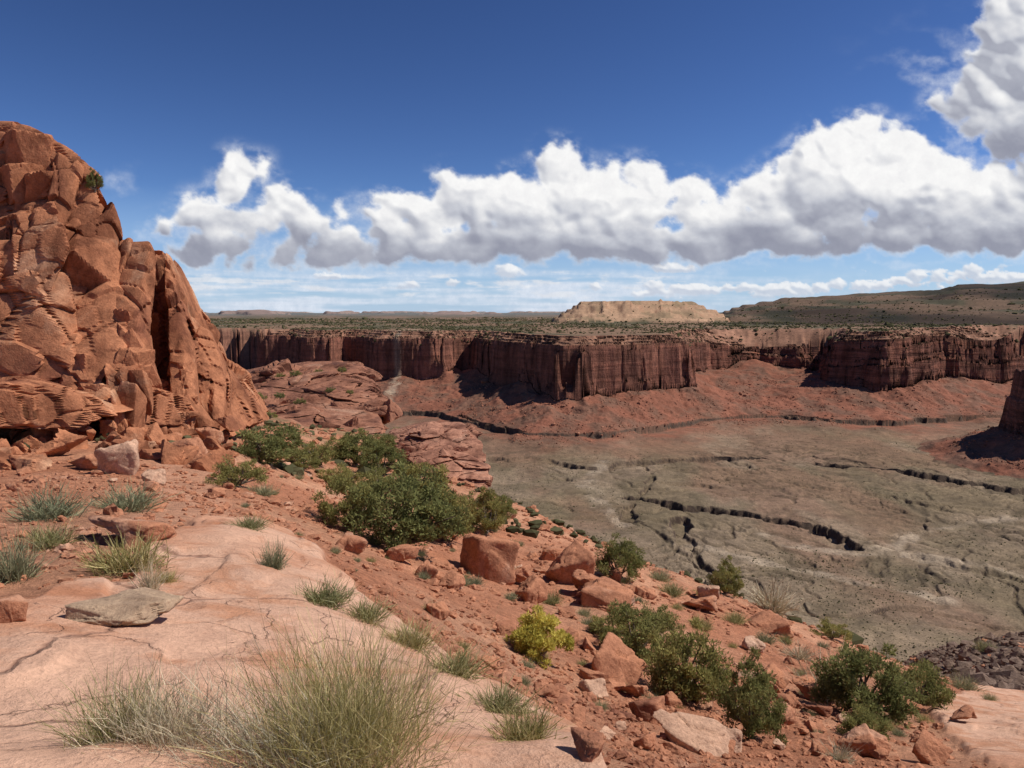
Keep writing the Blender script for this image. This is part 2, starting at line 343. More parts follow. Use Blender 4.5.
talus+=(3.6*ridged(x/40,y/40,4,81)+1.4*fbm(x/9,y/9,4,82))*np.sin(np.pi*tt.clip(0,1))*1.2
bz=sstep(0,3.0,sB)
ledgeamt=.4+.5*sstep(-.2,.2,fbm(x/80,y/80,3,85))
low=np.where(sB>0, -187-11*bz*ledgeamt-(5+11*(1-ledgeamt))*sstep(0,120,sB), talus)
blendf=sstep(60,200,sB); lowz=low*(1-blendf)+floor*blendf
alc=np.exp(-((u-762)/62.)**4)+.5*np.exp(-((u-980)/25.)**4)
ctop=-58-28*alc+sstep(800,1000,u)*12
q=-sR
rise=(18+24*alc)*np.clip(q/(34+75*alc),0,1)
ws=5.0; rs=np.floor(rise/ws)*ws; rise=rs+ws*sstep(.55,.95,(rise-rs)/ws)
plat=ctop+rise+4*fbm(x/200,y/200,4,87)*sstep(20,150,q)+1.6*fbm(x/20,y/20,3,88)
cwid=8.5+13*band+(3+4*band)*fbm(x/40,y/40,2,89)
cw=np.clip(sR/cwid,0,1)
bl1=.18+.1*fbm(x/60,y/60,2,231); 
cA=(bl1*sstep(0,.07,cw)+.30*sstep(.22,.34,cw)+.14*sstep(.46,.54,cw)+(.56-bl1)*sstep(.72,.92,cw))
cB=.14*sstep(0,.08,cw)+.76*sstep(.28,.72,cw)+.10*sstep(.85,1,cw)
cliffz=ctop+(zb-ctop)*(cA*band+cB*(1-band))
zf=np.where(sR<0,plat,np.where(sR<cwid,np.maximum(cliffz,lowz),lowz))
ff=sstep(2000,2600,r)
zp=-42+7*fbm(x/900,y/900,4,91)
zf=np.where(sR<0, zf*(1-ff)+zp*ff, zf)
dome=np.clip(1-np.abs((u-640)/92.)**3.4,0,1)*np.exp(-((r-3400)/420.)**2)*(86+46*fbm(x/240,y/240,4,93)+22*ridged(x/110,y/110,4,94))
dome=np.where(sR<0,dome,0); ds=np.floor(dome/18)*18; dome=ds+18*sstep(.45,.95,(dome-ds)/18)
zf+=dome
vs=np.interp(u,[690,730,780,850,935,955,1024,1400],[312,304,300,297,294,290,289,286])
hr=np.clip((312-vs)/740*6500+45*sstep(700,800,u),0,None)*sstep(2300,6500,r)*sstep(685,745,u)
hs=np.floor(hr/24)*24; hr=hs+24*sstep(.5,.95,(hr-hs)/24); hr*=np.where(sR<0,1,0); 
zf+=hr+np.where(sR<0,1,0)*sstep(690,760,u)*20*fbm(x/300,y/300,5,95)*sstep(2300,3500,r)
mes=sstep(.12,.3,fbm(u/38,r/5000,4,97))*sstep(9000,12000,r)*(60*sstep(640,600,u)+30)*(.6+.4*fbm(u/12,r/2000,2,98))
zf+=mes*1.0
bx,by=(1096-512)/740*1000,1000
s2=np.hypot(x-bx,y-by)-88+14*fbm(x/40,y/40,3,101)+5*(n2(x/12,y/12,102)*2-1)
bt=np.where(s2<0,-72+4*fbm(x/10,y/10,3,103)-10*sstep(-20,0,s2),np.where(s2<14,-82-78*(.5*sstep(0,5,s2)+.5*sstep(8,14,s2)),-160-46*sstep(-60,150,s2)*1.28+9.5+2.2*ridged(x/24,y/24,4,104)))
bt=np.where(s2<150,bt,-400); butte=(bt>zf)&(r<1300)
zf=np.maximum(zf,bt)
Z=np.zeros_like(X); Z[:i2]=Zn
o=i1-60
Z[o:i2]=np.maximum(Zn[o:],zf[:i2-o]); isnear=(Zn[o:]>zf[:i2-o])
Z[i2:]=zf[i2-o:]
print('terrain',time.time()-T0)
sl_r=np.abs(np.gradient(zf,axis=0)/np.gradient(r,axis=0)); sl_a=np.abs(np.gradient(zf,axis=1)/(np.gradient(AZ[k],axis=1)*r)); slope=np.hypot(sl_r,sl_a)
def c3(a): return np.array(a)[None,None,:]
fm=sstep(-.35,.35,fbm(x/130,y/130,5,111))[...,None]; fm2=sstep(-.05,.35,fbm(x/35,y/35,6,112))[...,None]
cf=c3([.20,.152,.094])*(1-fm)+c3([.235,.175,.118])*fm; cf=cf*(1-.5*fm2)+c3([.14,.113,.068])*.5*fm2
redp=(sstep(.0,.4,fbm(x/90,y/190,5,113)+.25*sstep(800,1150,r))*.5)[...,None]; cf=cf*(1-redp)+c3([.235,.128,.085])*redp
tanp=(sstep(.2,.5,fbm(x/60,y/140,5,114))*.5)[...,None]; cf=cf*(1-tanp)+c3([.33,.255,.175])*tanp
chm=np.maximum(np.maximum(ch1*.6,ch2*.65),np.maximum(ch3*.55,ch4*.35))[...,None]*(.4+.6*er[...,None]); cf=cf*(1-chm)+c3([.10,.076,.05])*chm
tm=sstep(-.3,.4,fbm(x/28,y/28,5,115))[...,None]
ct=c3([.255,.103,.064])*(1-tm)+c3([.185,.098,.066])*tm
cc=c3([.215,.094,.066])*(.8+.45*blk[...,None])
pm=sstep(-.1,.3,fbm(x/160,y/400,5,117))[...,None]
cpz=c3([.22,.14,.09])*(1-pm)+c3([.10,.09,.052])*pm
wt=(1-sstep(-25,110,sB+55*fbm(x/60,y/60,5,118)))[...,None]; wt=wt*.85+.15*(1-sstep(80,260,sB+80*fbm(x/80,y/80,5,119)))[...,None]
colF=cf*(1-wt)+ct*wt
colF=np.where((sR<0)[...,None],cpz,colF)
up=((sR<0)&(sR>-(40+90*alc)))[...,None]; colF=np.where(up,c3([.32,.17,.11])*(.55+.6*n2(x/12,y/12,119))[...,None],colF)
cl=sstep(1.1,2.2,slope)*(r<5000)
ccx=np.where(((sB>0)&(s2>14))[...,None],c3([.085,.06,.045]),np.where(((sB>-12)&(s2>20))[...,None],c3([.13,.07,.048]),cc))  # shade of ledge and gully walls deepened by a dark painted colour
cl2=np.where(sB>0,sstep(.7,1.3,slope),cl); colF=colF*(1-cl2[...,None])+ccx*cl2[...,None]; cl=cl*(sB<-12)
bmask=(butte&(s2<150))[...,None]; colF=np.where(bmask&(s2<14)[...,None],cc,np.where(bmask&(s2<110)[...,None],ct,colF))
cl=np.where(butte&(s2<14),1.,cl)
colF=colF*(1-.65*wash[...,None])+c3([.40,.32,.235])*.65*wash[...,None]
dcol=(dome>7)[...,None]; dv=sstep(-.02,.3,fbm(x/60,y/60,4,121))[...,None]; dcc=c3([.44,.28,.175])*(1-dv*.6)+c3([.17,.14,.08])*dv*.6
dsl=sstep(.25,.7,slope)[...,None]; dcc=dcc*(1-.5*dsl)+c3([.29,.15,.095])*.5*dsl
colF=np.where(dcol,dcc,colF)
dark=(sstep(700,760,u)*sstep(2300,2900,r)*(.3+.5*sstep(-.2,.3,fbm(x/500,r/900,4,124))))[...,None]; colF=np.where(dcol,colF,colF*(1-dark))  # cloud shadow over the right plateau painted into the ground colour
hz=sstep(2500,16000,r)[...,None]; bl=c3([.13,.16,.17]); hk=(.75-.5*sstep(720,800,u))[...,None]; colF=np.where(dcol,colF,colF*(1-hz*hk)+bl*hz*hk)  # aerial haze painted into the far terrain colour as a bluish tint
mcol=(mes>10)[...,None]; colF=np.where(mcol&(u<690)[...,None],c3([.27,.20,.175]),colF)
CL=np.zeros(X.shape,np.float32); CL[o:]=cl
BA=np.zeros(X.shape,np.float32); BA[o:]=band
COLR=np.zeros(X.shape+(3,),np.float32); COLR[:o]=colN[:o]
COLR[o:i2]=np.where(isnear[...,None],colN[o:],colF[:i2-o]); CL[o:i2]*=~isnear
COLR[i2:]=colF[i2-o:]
SL=np.zeros(X.shape,np.float32); SL[:i2]=slabS; SL[o:]=0
def sheet(name,a0,a1,mat,**props):
    n_=a1-a0; V3=np.stack([X[a0:a1],Y[a0:a1],Z[a0:a1]],-1).reshape(-1,3)
    i,j=np.meshgrid(np.arange(n_-1),np.arange(NA-1),indexing='ij')
    q=np.stack([i*NA+j,(i)*NA+j+1,(i+1)*NA+j+1,(i+1)*NA+j],-1).reshape(-1,4)[:,::-1]
    me=make_mesh(name,V3,q,mat,True,{'Col':COLR[a0:a1].reshape(-1,3),'Slab':SL[a0:a1].ravel(),'Cliff':CL[a0:a1].ravel(),'Band':BA[a0:a1].ravel()})
    return add_obj(name,me,kind='structure',**props)
sheet('hillside_ground',0,i1,mat_near,label='red sandy hillside with smooth pink slickrock slab',category='ground')
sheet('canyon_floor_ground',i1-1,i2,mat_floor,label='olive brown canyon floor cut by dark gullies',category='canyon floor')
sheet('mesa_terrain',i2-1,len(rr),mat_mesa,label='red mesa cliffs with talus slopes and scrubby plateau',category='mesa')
print('sheets',time.time()-T0)
def hit(u,v):
    a,t=ray(u,v); azr=math.atan2(a,1); j=int(np.clip(np.searchsorted(az,azr),1,NA-1)); 
    rayz=t/math.hypot(a,1)*rr; m=(Z[:,j]>rayz)&(rr>1.5); i=int(np.argmax(m)); 
    z0=Z[i-1,j]-rayz[i-1]; z1=Z[i,j]-rayz[i]; w=-z0/(z1-z0+1e-9); w=min(max(w,0),1)
    r_=rr[i-1]*(1-w)+rr[i]*w; return np.array([r_*math.sin(azr),r_*math.cos(azr),Z[i-1,j]*(1-w)+Z[i,j]*w]),r_
def gz(x,y):
    r_=np.hypot(x,y); a=np.arctan2(x,y); i=np.clip(np.searchsorted(rr,r_),1,len(rr)-1); j=np.clip(np.searchsorted(az,a),1,NA-1)
    return Z[i,j]*.5+Z[i-1,j-1]*.5

# ------------------------------------------------------------ rocks
_ico={}
def ico(s):
    if s not in _ico:
        bm=bmesh.new(); bmesh.ops.create_icosphere(bm,subdivisions=s,radius=1); bm.verts.ensure_lookup_table()
        _ico[s]=(np.array([v.co[:] for v in bm.verts]),np.array([[v.index for v in f.verts] for f in bm.faces])); bm.free()
    return _ico[s]
def hull(pts):
    bm=bmesh.new()
    for p in pts: bm.verts.new(p)
    bmesh.ops.convex_hull(bm,input=bm.verts); bm.normal_update(); c=pts.mean(0); out=[]
    for f in bm.faces:
        nn=np.array(f.normal[:]); cc_=np.array(f.calc_center_median()[:])
        if np.linalg.norm(nn)<.5: continue
        d=np.dot(nn,cc_-c)
        if d<0: nn=-nn; d=-d
        out.append((*nn,max(d,1e-3)))
    bm.free(); return c,np.array(out)
def block(pts,sub=6,p=60,amp=.15,S=1.6,seed=0,fac=.35,crack=.1,strat=.0,warp=.04,tall=.65):
    pts=np.array(pts,float); c,pl_=hull(pts); D,Fc=ico(sub); ext=(pts.max(0)-pts.min(0))/2+1e-6; d=D*ext; d/=np.linalg.norm(d,axis=1)[:,None]
    dots=d@pl_[:,:3].T; inv=np.where(dots>1e-4,dots/pl_[:,3],0); mx_=inv.max(1); rad=1/(mx_*(((inv/mx_[:,None])**p).sum(1))**(1/p))
    v=c+d*rad[:,None]
    wv_=v+np.stack([fbm3(v,S*.8,3,seed+k*5) for k in range(3)],1)*S*warp
    wv_[:,2]*=tall
    fv,e=facet3(wv_,S,seed); fv2,e2=facet3(wv_,S*.42,seed+3)
    disp=fac*S*.6*fv+fac*S*.26*fv2-crack*S*np.exp(-(e/.03)**2)-crack*.4*S*np.exp(-(e2/.045)**2)+amp*fbm3(v,S*.6,5,seed+9)
    if strat>0:
        ph=v[:,2]/(S*.45)+.5*fbm3(v,S*2,2,seed+4); fr_=ph-np.floor(ph); disp+=strat*(sstep(.1,.22,fr_)-sstep(.88,1,fr_)*1.0-.4)
    return v+d*disp[:,None],Fc
def join(parts):
    V_=[];F_=[];o_=0
    for v,f in parts: V_.append(v);F_.append(f+o_);o_+=len(v)
    return np.concatenate(V_),np.concatenate(F_)
def poly_block(front,thick,sub=6,dx=-.12,**kw):
    pts=[]
    for u_,v_,d_ in front:
        p_=P(u_,v_,d_); pts.append(p_); b_=p_*(d_+thick)/d_; b_[0]+=dx*thick; b_[2]=p_[2]-.04*thick; pts.append(b_)
    return block(pts,sub,**kw)
def rand_hull(c,dims,rg,nn=13,rz=None,tilt=.3):
    q_=rg.normal(size=(nn,3)); q_/=np.linalg.norm(q_,axis=1)[:,None]
    q_=np.sign(q_)*np.abs(q_)**.55
    q_*=np.array(dims)/2
    M_=Matrix.Rotation(rz if rz is not None else rg.uniform(0,6.3),3,'Z')@Matrix.Rotation(rg.normal()*tilt,3,'X')@Matrix.Rotation(rg.normal()*tilt,3,'Y')
    return np.array(c)+q_@np.array(M_).T
rg=np.random.default_rng(21)
parts=[]
BD=dict(fac=.30,crack=.06,strat=0)
parts.append(poly_block([(-190,90,32),(-20,118,31),(28,125,31),(62,149,31),(92,182,31),(98,235,30),(60,275,29),(-190,275,28.5)],9,7,amp=.05,S=3.2,seed=1,tall=.8,**BD))
parts.append(poly_block([(58,153,30.5),(80,166,30.5),(104,197,30.5),(118,232,30.8),(119,300,29.5),(98,330,28.5),(58,320,28),(40,240,28.5)],6,7,amp=.04,S=2.8,seed=11,tall=.8,**BD))
parts.append(poly_block([(-190,245,28),(30,240,28),(66,262,28.3),(82,330,27.6),(70,400,25.8),(-190,405,24.5)],9,7,amp=.05,S=3.2,seed=12,tall=.8,**BD))
parts.append(poly_block([(72,305,28),(112,285,29),(124,300,29),(126,390,26.5),(90,412,25.5),(60,395,25.8)],6,6,amp=.04,S=2.2,seed=13,**BD))
parts.append(poly_block([(10,215,28.2),(52,205,28.8),(66,250,28),(50,300,27),(15,290,27)],4,6,amp=.04,S=2.0,seed=14,**BD))
parts.append(poly_block([(120,246,30),(127,240,30),(150,241,30),(156,256,30),(151,330,28.9),(145,400,27.4),(122,425,26),(114,330,28)],3.0,6,dx=-.25,amp=.03,S=2.6,seed=2,fac=.2,strat=0,crack=.06))
parts.append(poly_block([(110,250,35),(165,250,35),(184,292,35),(208,328,35),(228,368,35),(240,420,34),(110,430,33)],6,6,dx=.0,amp=.06,S=1.8,seed=15,fac=.3))
parts.append(poly_block([(166,256,32),(172,262,32),(179,285,32),(190,312,31.6),(196,345,30.6),(196,420,28),(180,445,27.4),(170,440,27.6),(168,340,30)],6,6,dx=.12,amp=.04,S=2.6,seed=3,fac=.24))
parts.append(poly_block([(184,306,32.5),(196,318,32.5),(210,334,32.4),(218,352,32),(226,385,31),(224,420,29.5),(206,447,28.5),(186,440,28.5),(184,360,31)],6,6,dx=.05,amp=.04,S=2.3,seed=16,fac=.28))
parts.append(poly_block([(200,346,35),(214,352,35),(234,378,36),(256,402,37),(266,416,37),(240,436,33),(205,440,31)],8,6,dx=.0,amp=.05,S=2.0,seed=4,fac=.32))
parts.append(poly_block([(-190,385,19.5),(30,382,22.5),(95,398,24),(112,416,24),(70,430,23),(-190,436,19)],5,6,amp=.04,S=1.8,seed=5,fac=.35))
parts.append(poly_block([(-190,425,24),(60,425,26),(170,420,28),(200,440,29),(185,462,28),(-190,490,24)],7,6,amp=.06,S=1.2,seed=6,fac=.35))
parts.append(poly_block([(104,398,26),(150,385,27),(192,398,28),(202,440,28),(120,440,26)],5,6,amp=.04,S=1.5,seed=8,fac=.35))
def on_body(u_,v_):
    b_=np.interp(v_,[120,240,330,400,430,470],[31,29.5,28.0,26,24.2,22.8]); return b_+ (2.3 if u_>165 else 0)
edge_u=lambda v_: np.interp(v_,[125,150,195,235,245,300,340,400],[8,50,88,100,108,172,200,215])
for i in range(190):
    v_=rg.uniform(172,432); u_=rg.uniform(-60,edge_u(v_-20)-14)
    if 140<u_<176: continue
    s_=rg.uniform(.5,2.2)*(1.0 if v_<330 else .8); d_=on_body(u_,v_)+rg.uniform(.3,1.2)*s_*.7
    if u_>172: s_*=.6
    parts.append(block(rand_hull(P(u_,v_,d_),(s_*1.3,s_*1.1,s_*rg.uniform(1.0,2.2)),rg,9,rz=rg.uniform(.2,1.1),tilt=.14),5,p=160,amp=.015,S=1.4,seed=30+i,fac=.07,crack=.012))
for i in range(80):
    u_=rg.uniform(-30,235); v_=rg.uniform(425,468); d_=on_body(u_,v_)-.2 if u_<130 else 27.5; s_=rg.uniform(.3,1.0)
    p_,_=hit(u_,v_+6); p_=P(u_,v_,min(d_,p_[1]+.6))
    parts.append(block(rand_hull(p_,(s_*1.5,s_,s_*.8),rg,9,tilt=.4),4,p=120,amp=.02,S=.6,seed=260+i,fac=.12,crack=.02))
v_,f_=join(parts); 
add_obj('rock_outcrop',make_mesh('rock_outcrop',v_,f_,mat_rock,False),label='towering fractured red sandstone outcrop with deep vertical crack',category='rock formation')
# ridge behind
parts=[]
for fr_,th,sd in [([(212,392,150),(238,380,152),(285,370,150),(330,366,150),(362,367,150),(376,376,148),(387,402,136),(389,434,112),(330,440,104),(240,440,104),(215,425,118)],30,200),
   ([(270,376,140),(330,372,140),(352,384,134),(345,412,118),(300,408,120),(262,392,130)],14,204),
   ([(300,380,138),(345,384,134),(380,396,130),(388,436,106),(340,438,104),(310,420,112)],18,202),([(235,398,124),(285,392,126),(318,412,114),(310,440,100),(250,438,102)],18,203)]:
    parts.append(poly_block(fr_,th,7 if sd==200 else 6,amp=.4,S=9,seed=sd,fac=.36,crack=.10,strat=.3,tall=1.5))
for i in range(60):
    u_=rg.uniform(222,384); tv=rg.uniform(0,1); v_=378+tv*58; d_=np.interp(v_,[370,435],[150,103])+rg.uniform(.5,3); s_=rg.uniform(1.2,5.5)
    parts.append(block(rand_hull(P(u_,v_,d_),(s_*2.0,s_,s_*rg.uniform(.7,1.1)),rg,8,rz=rg.uniform(-.3,.6),tilt=.25),4,p=140,amp=.06,S=3,seed=370+i,fac=.1))
v_,f_=join(parts)
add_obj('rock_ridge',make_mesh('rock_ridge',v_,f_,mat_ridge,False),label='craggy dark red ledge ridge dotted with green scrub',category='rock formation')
# tilted slab outcrop
parts=[]
for fr_,th,sd in [([(392,450,66),(402,438,67),(432,429,67),(466,430,67),(483,442,65),(482,464,61),(440,460,61),(400,458,62)],7,300),([(404,454,62),(450,450,61.5),(486,460,61),(489,480,58.5),(470,480,58),(430,474,58.5)],6,301),([(440,468,60),(486,474,59.5),(490,492,57),(455,492,56.5)],5,302)]:
    parts.append(poly_block(fr_,th,6,amp=.08,S=3.2,seed=sd,fac=.3,crack=.09,strat=.10,tall=1.5))
for i in range(14):
    u_=rg.uniform(404,486); v_=rg.uniform(446,492); s_=rg.uniform(.6,1.8)
    parts.append(block(rand_hull(P(u_,v_,np.interp(v_,[430,492],[66,57.2])),(s_*1.9,s_,s_*.9),rg,8,rz=.4,tilt=.25),4,p=140,amp=.03,S=1.8,seed=540+i,fac=.08))
v_,f_=join(parts)
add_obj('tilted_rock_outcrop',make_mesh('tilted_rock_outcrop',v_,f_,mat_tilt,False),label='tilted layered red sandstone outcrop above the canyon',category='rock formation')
print('rocks',time.time()-T0)
# boulders
bmesh_var=[]
for i in range(9):
    rgi=np.random.default_rng(400+i); v_,f_=block(rand_hull((0,0,0),(1,1,1),rgi,12,tilt=.1),5,p=50,amp=.035,S=.55,seed=400+i,fac=.16,crack=.025,warp=.08)
    bmesh_var.append((v_,f_))
_bm={}
def bmesh_for(i,mat):
    if (i,mat.name) not in _bm:
        v_,f_=bmesh_var[i]; _bm[(i,mat.name)]=make_mesh('boulder',v_,f_,mat)
    return _bm[(i,mat.name)]
def boulder(u_,v_,wp,hp,var,mat,label,name='boulder',rz=0,tilt=0,sink=.22,dy=1.0,group=None,category='boulder'):
    p_,r_=hit(u_,v_); d=p_[1]; w=wp/F*d; h=hp/F*d
    o_=add_obj(name,bmesh_for(var,mat),label=label,category=category)
    if group: o_['group']=group
    o_.scale=(w/.85,w*dy/.85,h*(1+sink)/.85); o_.rotation_euler=(tilt,tilt*.6,rz)
    o_.location=(p_[0],p_[1]+w*dy*.35,p_[2]+h*.5*(1-sink)); return o_
B=[(491,580,54,44,0,mat_boul,'large rounded red boulder on the slope',.2,0,1),
(571,584,44,38,1,mat_boul,'upright red boulder beside smaller rocks',.6,.1,1),
(530,603,28,22,2,mat_boul,'small rounded red boulder on red soil',1,0,1),
(515,585,30,18,6,mat_boul,'angular red boulder on red soil',1.4,0,1),
(548,560,26,14,7,mat_boul,'low red boulder near larger ones',.4,0,1),
(606,610,58,22,3,mat_boul,'broad flat red boulder on the slope',.1,.15,1),
(585,596,32,20,5,mat_boul,'angular red boulder among others',.8,0,1),
(623,690,52,42,4,mat_boul,'dark red angular boulder beside a juniper',.3,.1,1),
(694,750,78,18,5,mat_pale,'long pale slanting sandstone block',-.5,.28,.6),
(104,622,96,18,3,mat_grey,'flat grey tan stone lying on slickrock',.1,0,.8),
(128,545,80,26,6,mat_boul,'low weathered red rock beside tufts',.2,0,1),
(113,474,34,34,2,mat_pale,'pale tan block fallen under the outcrop',.5,.3,1),
(4,622,26,26,7,mat_boul,'dark red rock on the slickrock edge',.5,0,1),
(150,484,22,12,8,mat_pale,'small pale stone beside the path',0,0,1),
(85,470,30,18,1,mat_boul,'red fallen block below the outcrop',0,0,1),
(180,460,34,20,2,mat_boul,'red fallen block below the outcrop',0,0,1),
(205,447,26,18,5,mat_boul,'red fallen block below the outcrop',1,0,1),
(650,722,34,22,0,mat_boul,'small red rock near a juniper',1,0,1),
(585,758,40,24,7,mat_boul,'small red rock in the gully',1,.2,1),
(640,640,36,18,8,mat_boul,'flat red rock on the slope',0,0,1),
(700,612,34,14,6,mat_boul,'flat red rock on the slope',1,0,1),
(775,636,40,16,3,mat_boul,'flat red rock near the drop',2,0,1),
(862,756,36,24,1,mat_boul,'small red rock beside a juniper',0,0,1),
(940,765,34,22,4,mat_boul,'small red rock on pale slab',0,0,1),
(810,700,30,16,5,mat_boul,'small red rock on the slope',0,0,1),
(395,560,34,16,7,mat_boul,'flat red rock beneath a juniper',.4,0,1),
(350,552,30,14,8,mat_boul,'flat red rock beneath a juniper',1.4,0,1),
(450,590,26,12,2,mat_boul,'small red rock on the slope',1.4,0,1)]
for u_,v_,w_,h_,var,mt,lb,rz,ti,dy in B: boulder(u_,v_,w_,h_,var,mt,lb,rz=rz,tilt=ti,dy=dy)
rgs=np.random.default_rng(55); cnt=0
while cnt<110:
    u_=rgs.uniform(10,1015); v_=rgs.uniform(470,762)
    sky_v=np.interp(u_,[0,200,300,400,480,560,660,800,900,1024],[470,455,450,470,500,535,575,630,670,705])
    if v_<sky_v+5 or inpoly(np.array([u_]),np.array([v_]),[(-10,780),(-10,608),(150,580),(200,520),(280,525),(655,790)])[0]: continue
    w_=rgs.uniform(7,22)*(.6+.8*(v_-450)/300)
    boulder(u_,v_,w_,w_*rgs.uniform(.35,.7),int(rgs.integers(9)),mat_boul if rgs.random()<.75 else mat_pale,'small angular red rock on sandy slope',name='small_rock',rz=rgs.uniform(0,6),tilt=rgs.normal()*.2,group='loose rocks on the slope',category='rock'); cnt+=1

# rubble stuff
def scatter(name,pts,sizes,sub,mat,flat,rg_,**props):
    D,Fc=ico(sub); n_=len(pts); nv=len(D)
    J=1+rg_.uniform(-.35,.35,(n_,nv)); sc=sizes[:,None]*rg_.uniform(.6,1.2,(n_,3))*np.array([1,1,flat])
    ang=rg_.uniform(0,6.28,n_); c_,s_=np.cos(ang),np.sin(ang)
    L=D[None]*J[...,None]*sc[:,None,:]
    Vx=L[...,0]*c_[:,None]-L[...,1]*s_[:,None]; Vy=L[...,0]*s_[:,None]+L[...,1]*c_[:,None]
    V_=np.stack([Vx,Vy,L[...,2]],-1)+pts[:,None,:]
    Fs=(Fc[None]+(np.arange(n_)*nv)[:,None,None]).reshape(-1,3)
    me=make_mesh(name,V_.reshape(-1,3),Fs,mat,False,{'Rnd':np.repeat(rg_.random(n_),nv)})
    return add_obj(name,me,kind='stuff',**props)
rg2=np.random.default_rng(66)
def polar_pts(n_,r0,r1,a0,a1,rg_,pw=1.0):
    r_=np.exp(rg_.uniform(math.log(r0),math.log(r1),n_)); a_=np.radians(rg_.uniform(a0,a1,n_)); return r_*np.sin(a_),r_*np.cos(a_),r_
px,py,pr=polar_pts(26000,2.6,90,-38,38,rg2)
ii=np.clip(np.searchsorted(rr,pr),1,len(rr)-1); jj=np.clip(np.searchsorted(az,np.arctan2(px,py)),1,NA-1)
dens=sstep(-.1,.35,fbm(px/1.8,py/1.8,3,131)); keep=(SL[ii,jj]<.3)&(rg2.random(len(px))<.25+.75*dens)
px,py,pr=px[keep],py[keep],pr[keep]; sz=(.006+.0035*pr**.9)*rg2.lognormal(0,.55,len(px))*.9; sz=np.clip(sz,.004,.35)
scatter('rubble',np.stack([px,py,gz(px,py)+sz*.15],1),sz,2,mat_boul,.6,rg2,label='loose red stones and gravel on the slope',category='rubble')
px,py,pr=polar_pts(70000,1080,1900,-36,36,rg2); j2=np.clip(np.searchsorted(az,np.arctan2(px,py)),1,NA-1); i2_=np.clip(np.searchsorted(rr,pr),1,len(rr)-1)
zz=Z[i2_,j2]; kp=(zz<-130)&(zz>-196)&(rg2.random(len(px))<.15+.7*sstep(0,.4,fbm(px/40,py/40,3,135))); px,py,zz=px[kp][:14000],py[kp][:14000],zz[kp][:14000]
sz=.8*rg2.lognormal(0,.55,len(px)); scatter('talus_rubble',np.stack([px,py,zz+.2],1),sz,1,mat_ridge,.8,rg2,label='fallen boulders strewn over the talus slopes',category='rubble')
px,py,pr=polar_pts(9000,34,105,18,38,rg2); sz=.2*rg2.lognormal(0,.5,len(px))
scatter('dark_slope_rubble',np.stack([px,py,gz(px,py)+.05],1),sz,1,mat_dark,.8,rg2,label='dark broken rock covering a lower slope',category='rubble')
px,py,pr=polar_pts(44000,380,1350,-37,37,rg2); dn=sstep(-.2,.35,fbm(px/60,py/60,5,141)); kp=rg2.random(len(px))<.08+.92*dn; px,py=px[kp],py[kp]
sz=.38*rg2.lognormal(0,.4,len(px)); S1=np.stack([px,py,gz(px,py)+.2],1)
qx,qy,qr=polar_pts(36000,1500,5200,-36,36,rg2); qz=gz(qx,qy); qu=512+740*qx/qy
kp=(qz>-75)&(rg2.random(len(qx))<.25+.75*sstep(-.3,.25,fbm(qx/130,qy/260,4,143)))&~((np.abs(qu-640)<92)&(qz>-25)&(rg2.random(len(qx))<.75)); qx,qy,qz,qr=qx[kp],qy[kp],qz[kp],qr[kp]; sz2=(1.2+qr/2800)*rg2.lognormal(0,.5,len(qx)); S2=np.stack([qx,qy,qz+.5],1)
wx_,wy_,wr_=polar_pts(1700,26,260,-34,30,rg2); sz3=(.12+.0022*wr_)*rg2.lognormal(0,.35,len(wx_)); S3=np.stack([wx_,wy_,gz(wx_,wy_)+.1],1)
scatter('desert_scrub',np.concatenate([S1,S2,S3]),np.concatenate([sz,sz2,sz3]),1,mat_scrub,.75,rg2,label='sparse low desert scrub over canyon and plateau',category='scrub')
print('scatter',time.time()-T0)

# ------------------------------------------------------------ vegetation
def crown_mesh(name,seed,mat,ncl=70,per=170,leaf=.028,flat=.72,spread=1.0):
    g=np.random.default_rng(seed); lob=g.normal(size=(7,3)); lob/=np.linalg.norm(lob,axis=1)[:,None]; lob[:,2]=np.abs(lob[:,2])*.8
    cs_=[]
    for _ in range(ncl):
        l=lob[g.integers(7)]; d=l*.75+g.normal(size=3)*.42; d[2]=abs(d[2]) if g.random()<.8 else d[2]*.3
        d/=np.linalg.norm(d)+1e-6; rad=g.uniform(.35,1)**.6*(.72+.28*g.random()); cs_.append(d*rad)
    cs_=np.array(cs_); cs_[:,0]*=.5*spread;cs_[:,1]*=.5*spread;cs_[:,2]=cs_[:,2]*flat*.78+flat*.2
    rc=g.uniform(.05,.11,ncl)
    q_=g.normal(size=(ncl,per,3)); q_/=np.linalg.norm(q_,axis=2)[...,None]; q_*=(g.random((ncl,per))**.45)[...,None]
    c_=cs_[:,None]+q_*rc[:,None,None]*np.array([1,1,.85]); c_=c_.reshape(-1,3); n_=len(c_)
    dr=q_.reshape(-1,3)*.8+g.normal(size=(n_,3))*.5+np.array([0,0,.35]); dr/=np.linalg.norm(dr,axis=1)[:,None]
    sd=np.cross(dr,g.normal(size=(n_,3))); sd/=np.linalg.norm(sd,axis=1)[:,None]; L=leaf*g.uniform(.5,1.3,n_)[:,None]
    V_=np.stack([c_-sd*L*.22,c_+sd*L*.22,c_+dr*L+sd*L*.05],1).reshape(-1,3)
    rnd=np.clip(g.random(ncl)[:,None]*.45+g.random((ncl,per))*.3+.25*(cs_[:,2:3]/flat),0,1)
    V_[:,2]=np.maximum(V_[:,2],.01)
    me=make_mesh(name,V_,np.arange(n_*3).reshape(-1,3),mat,False,{'Rnd':np.repeat(rnd.ravel(),3)}); return me,cs_
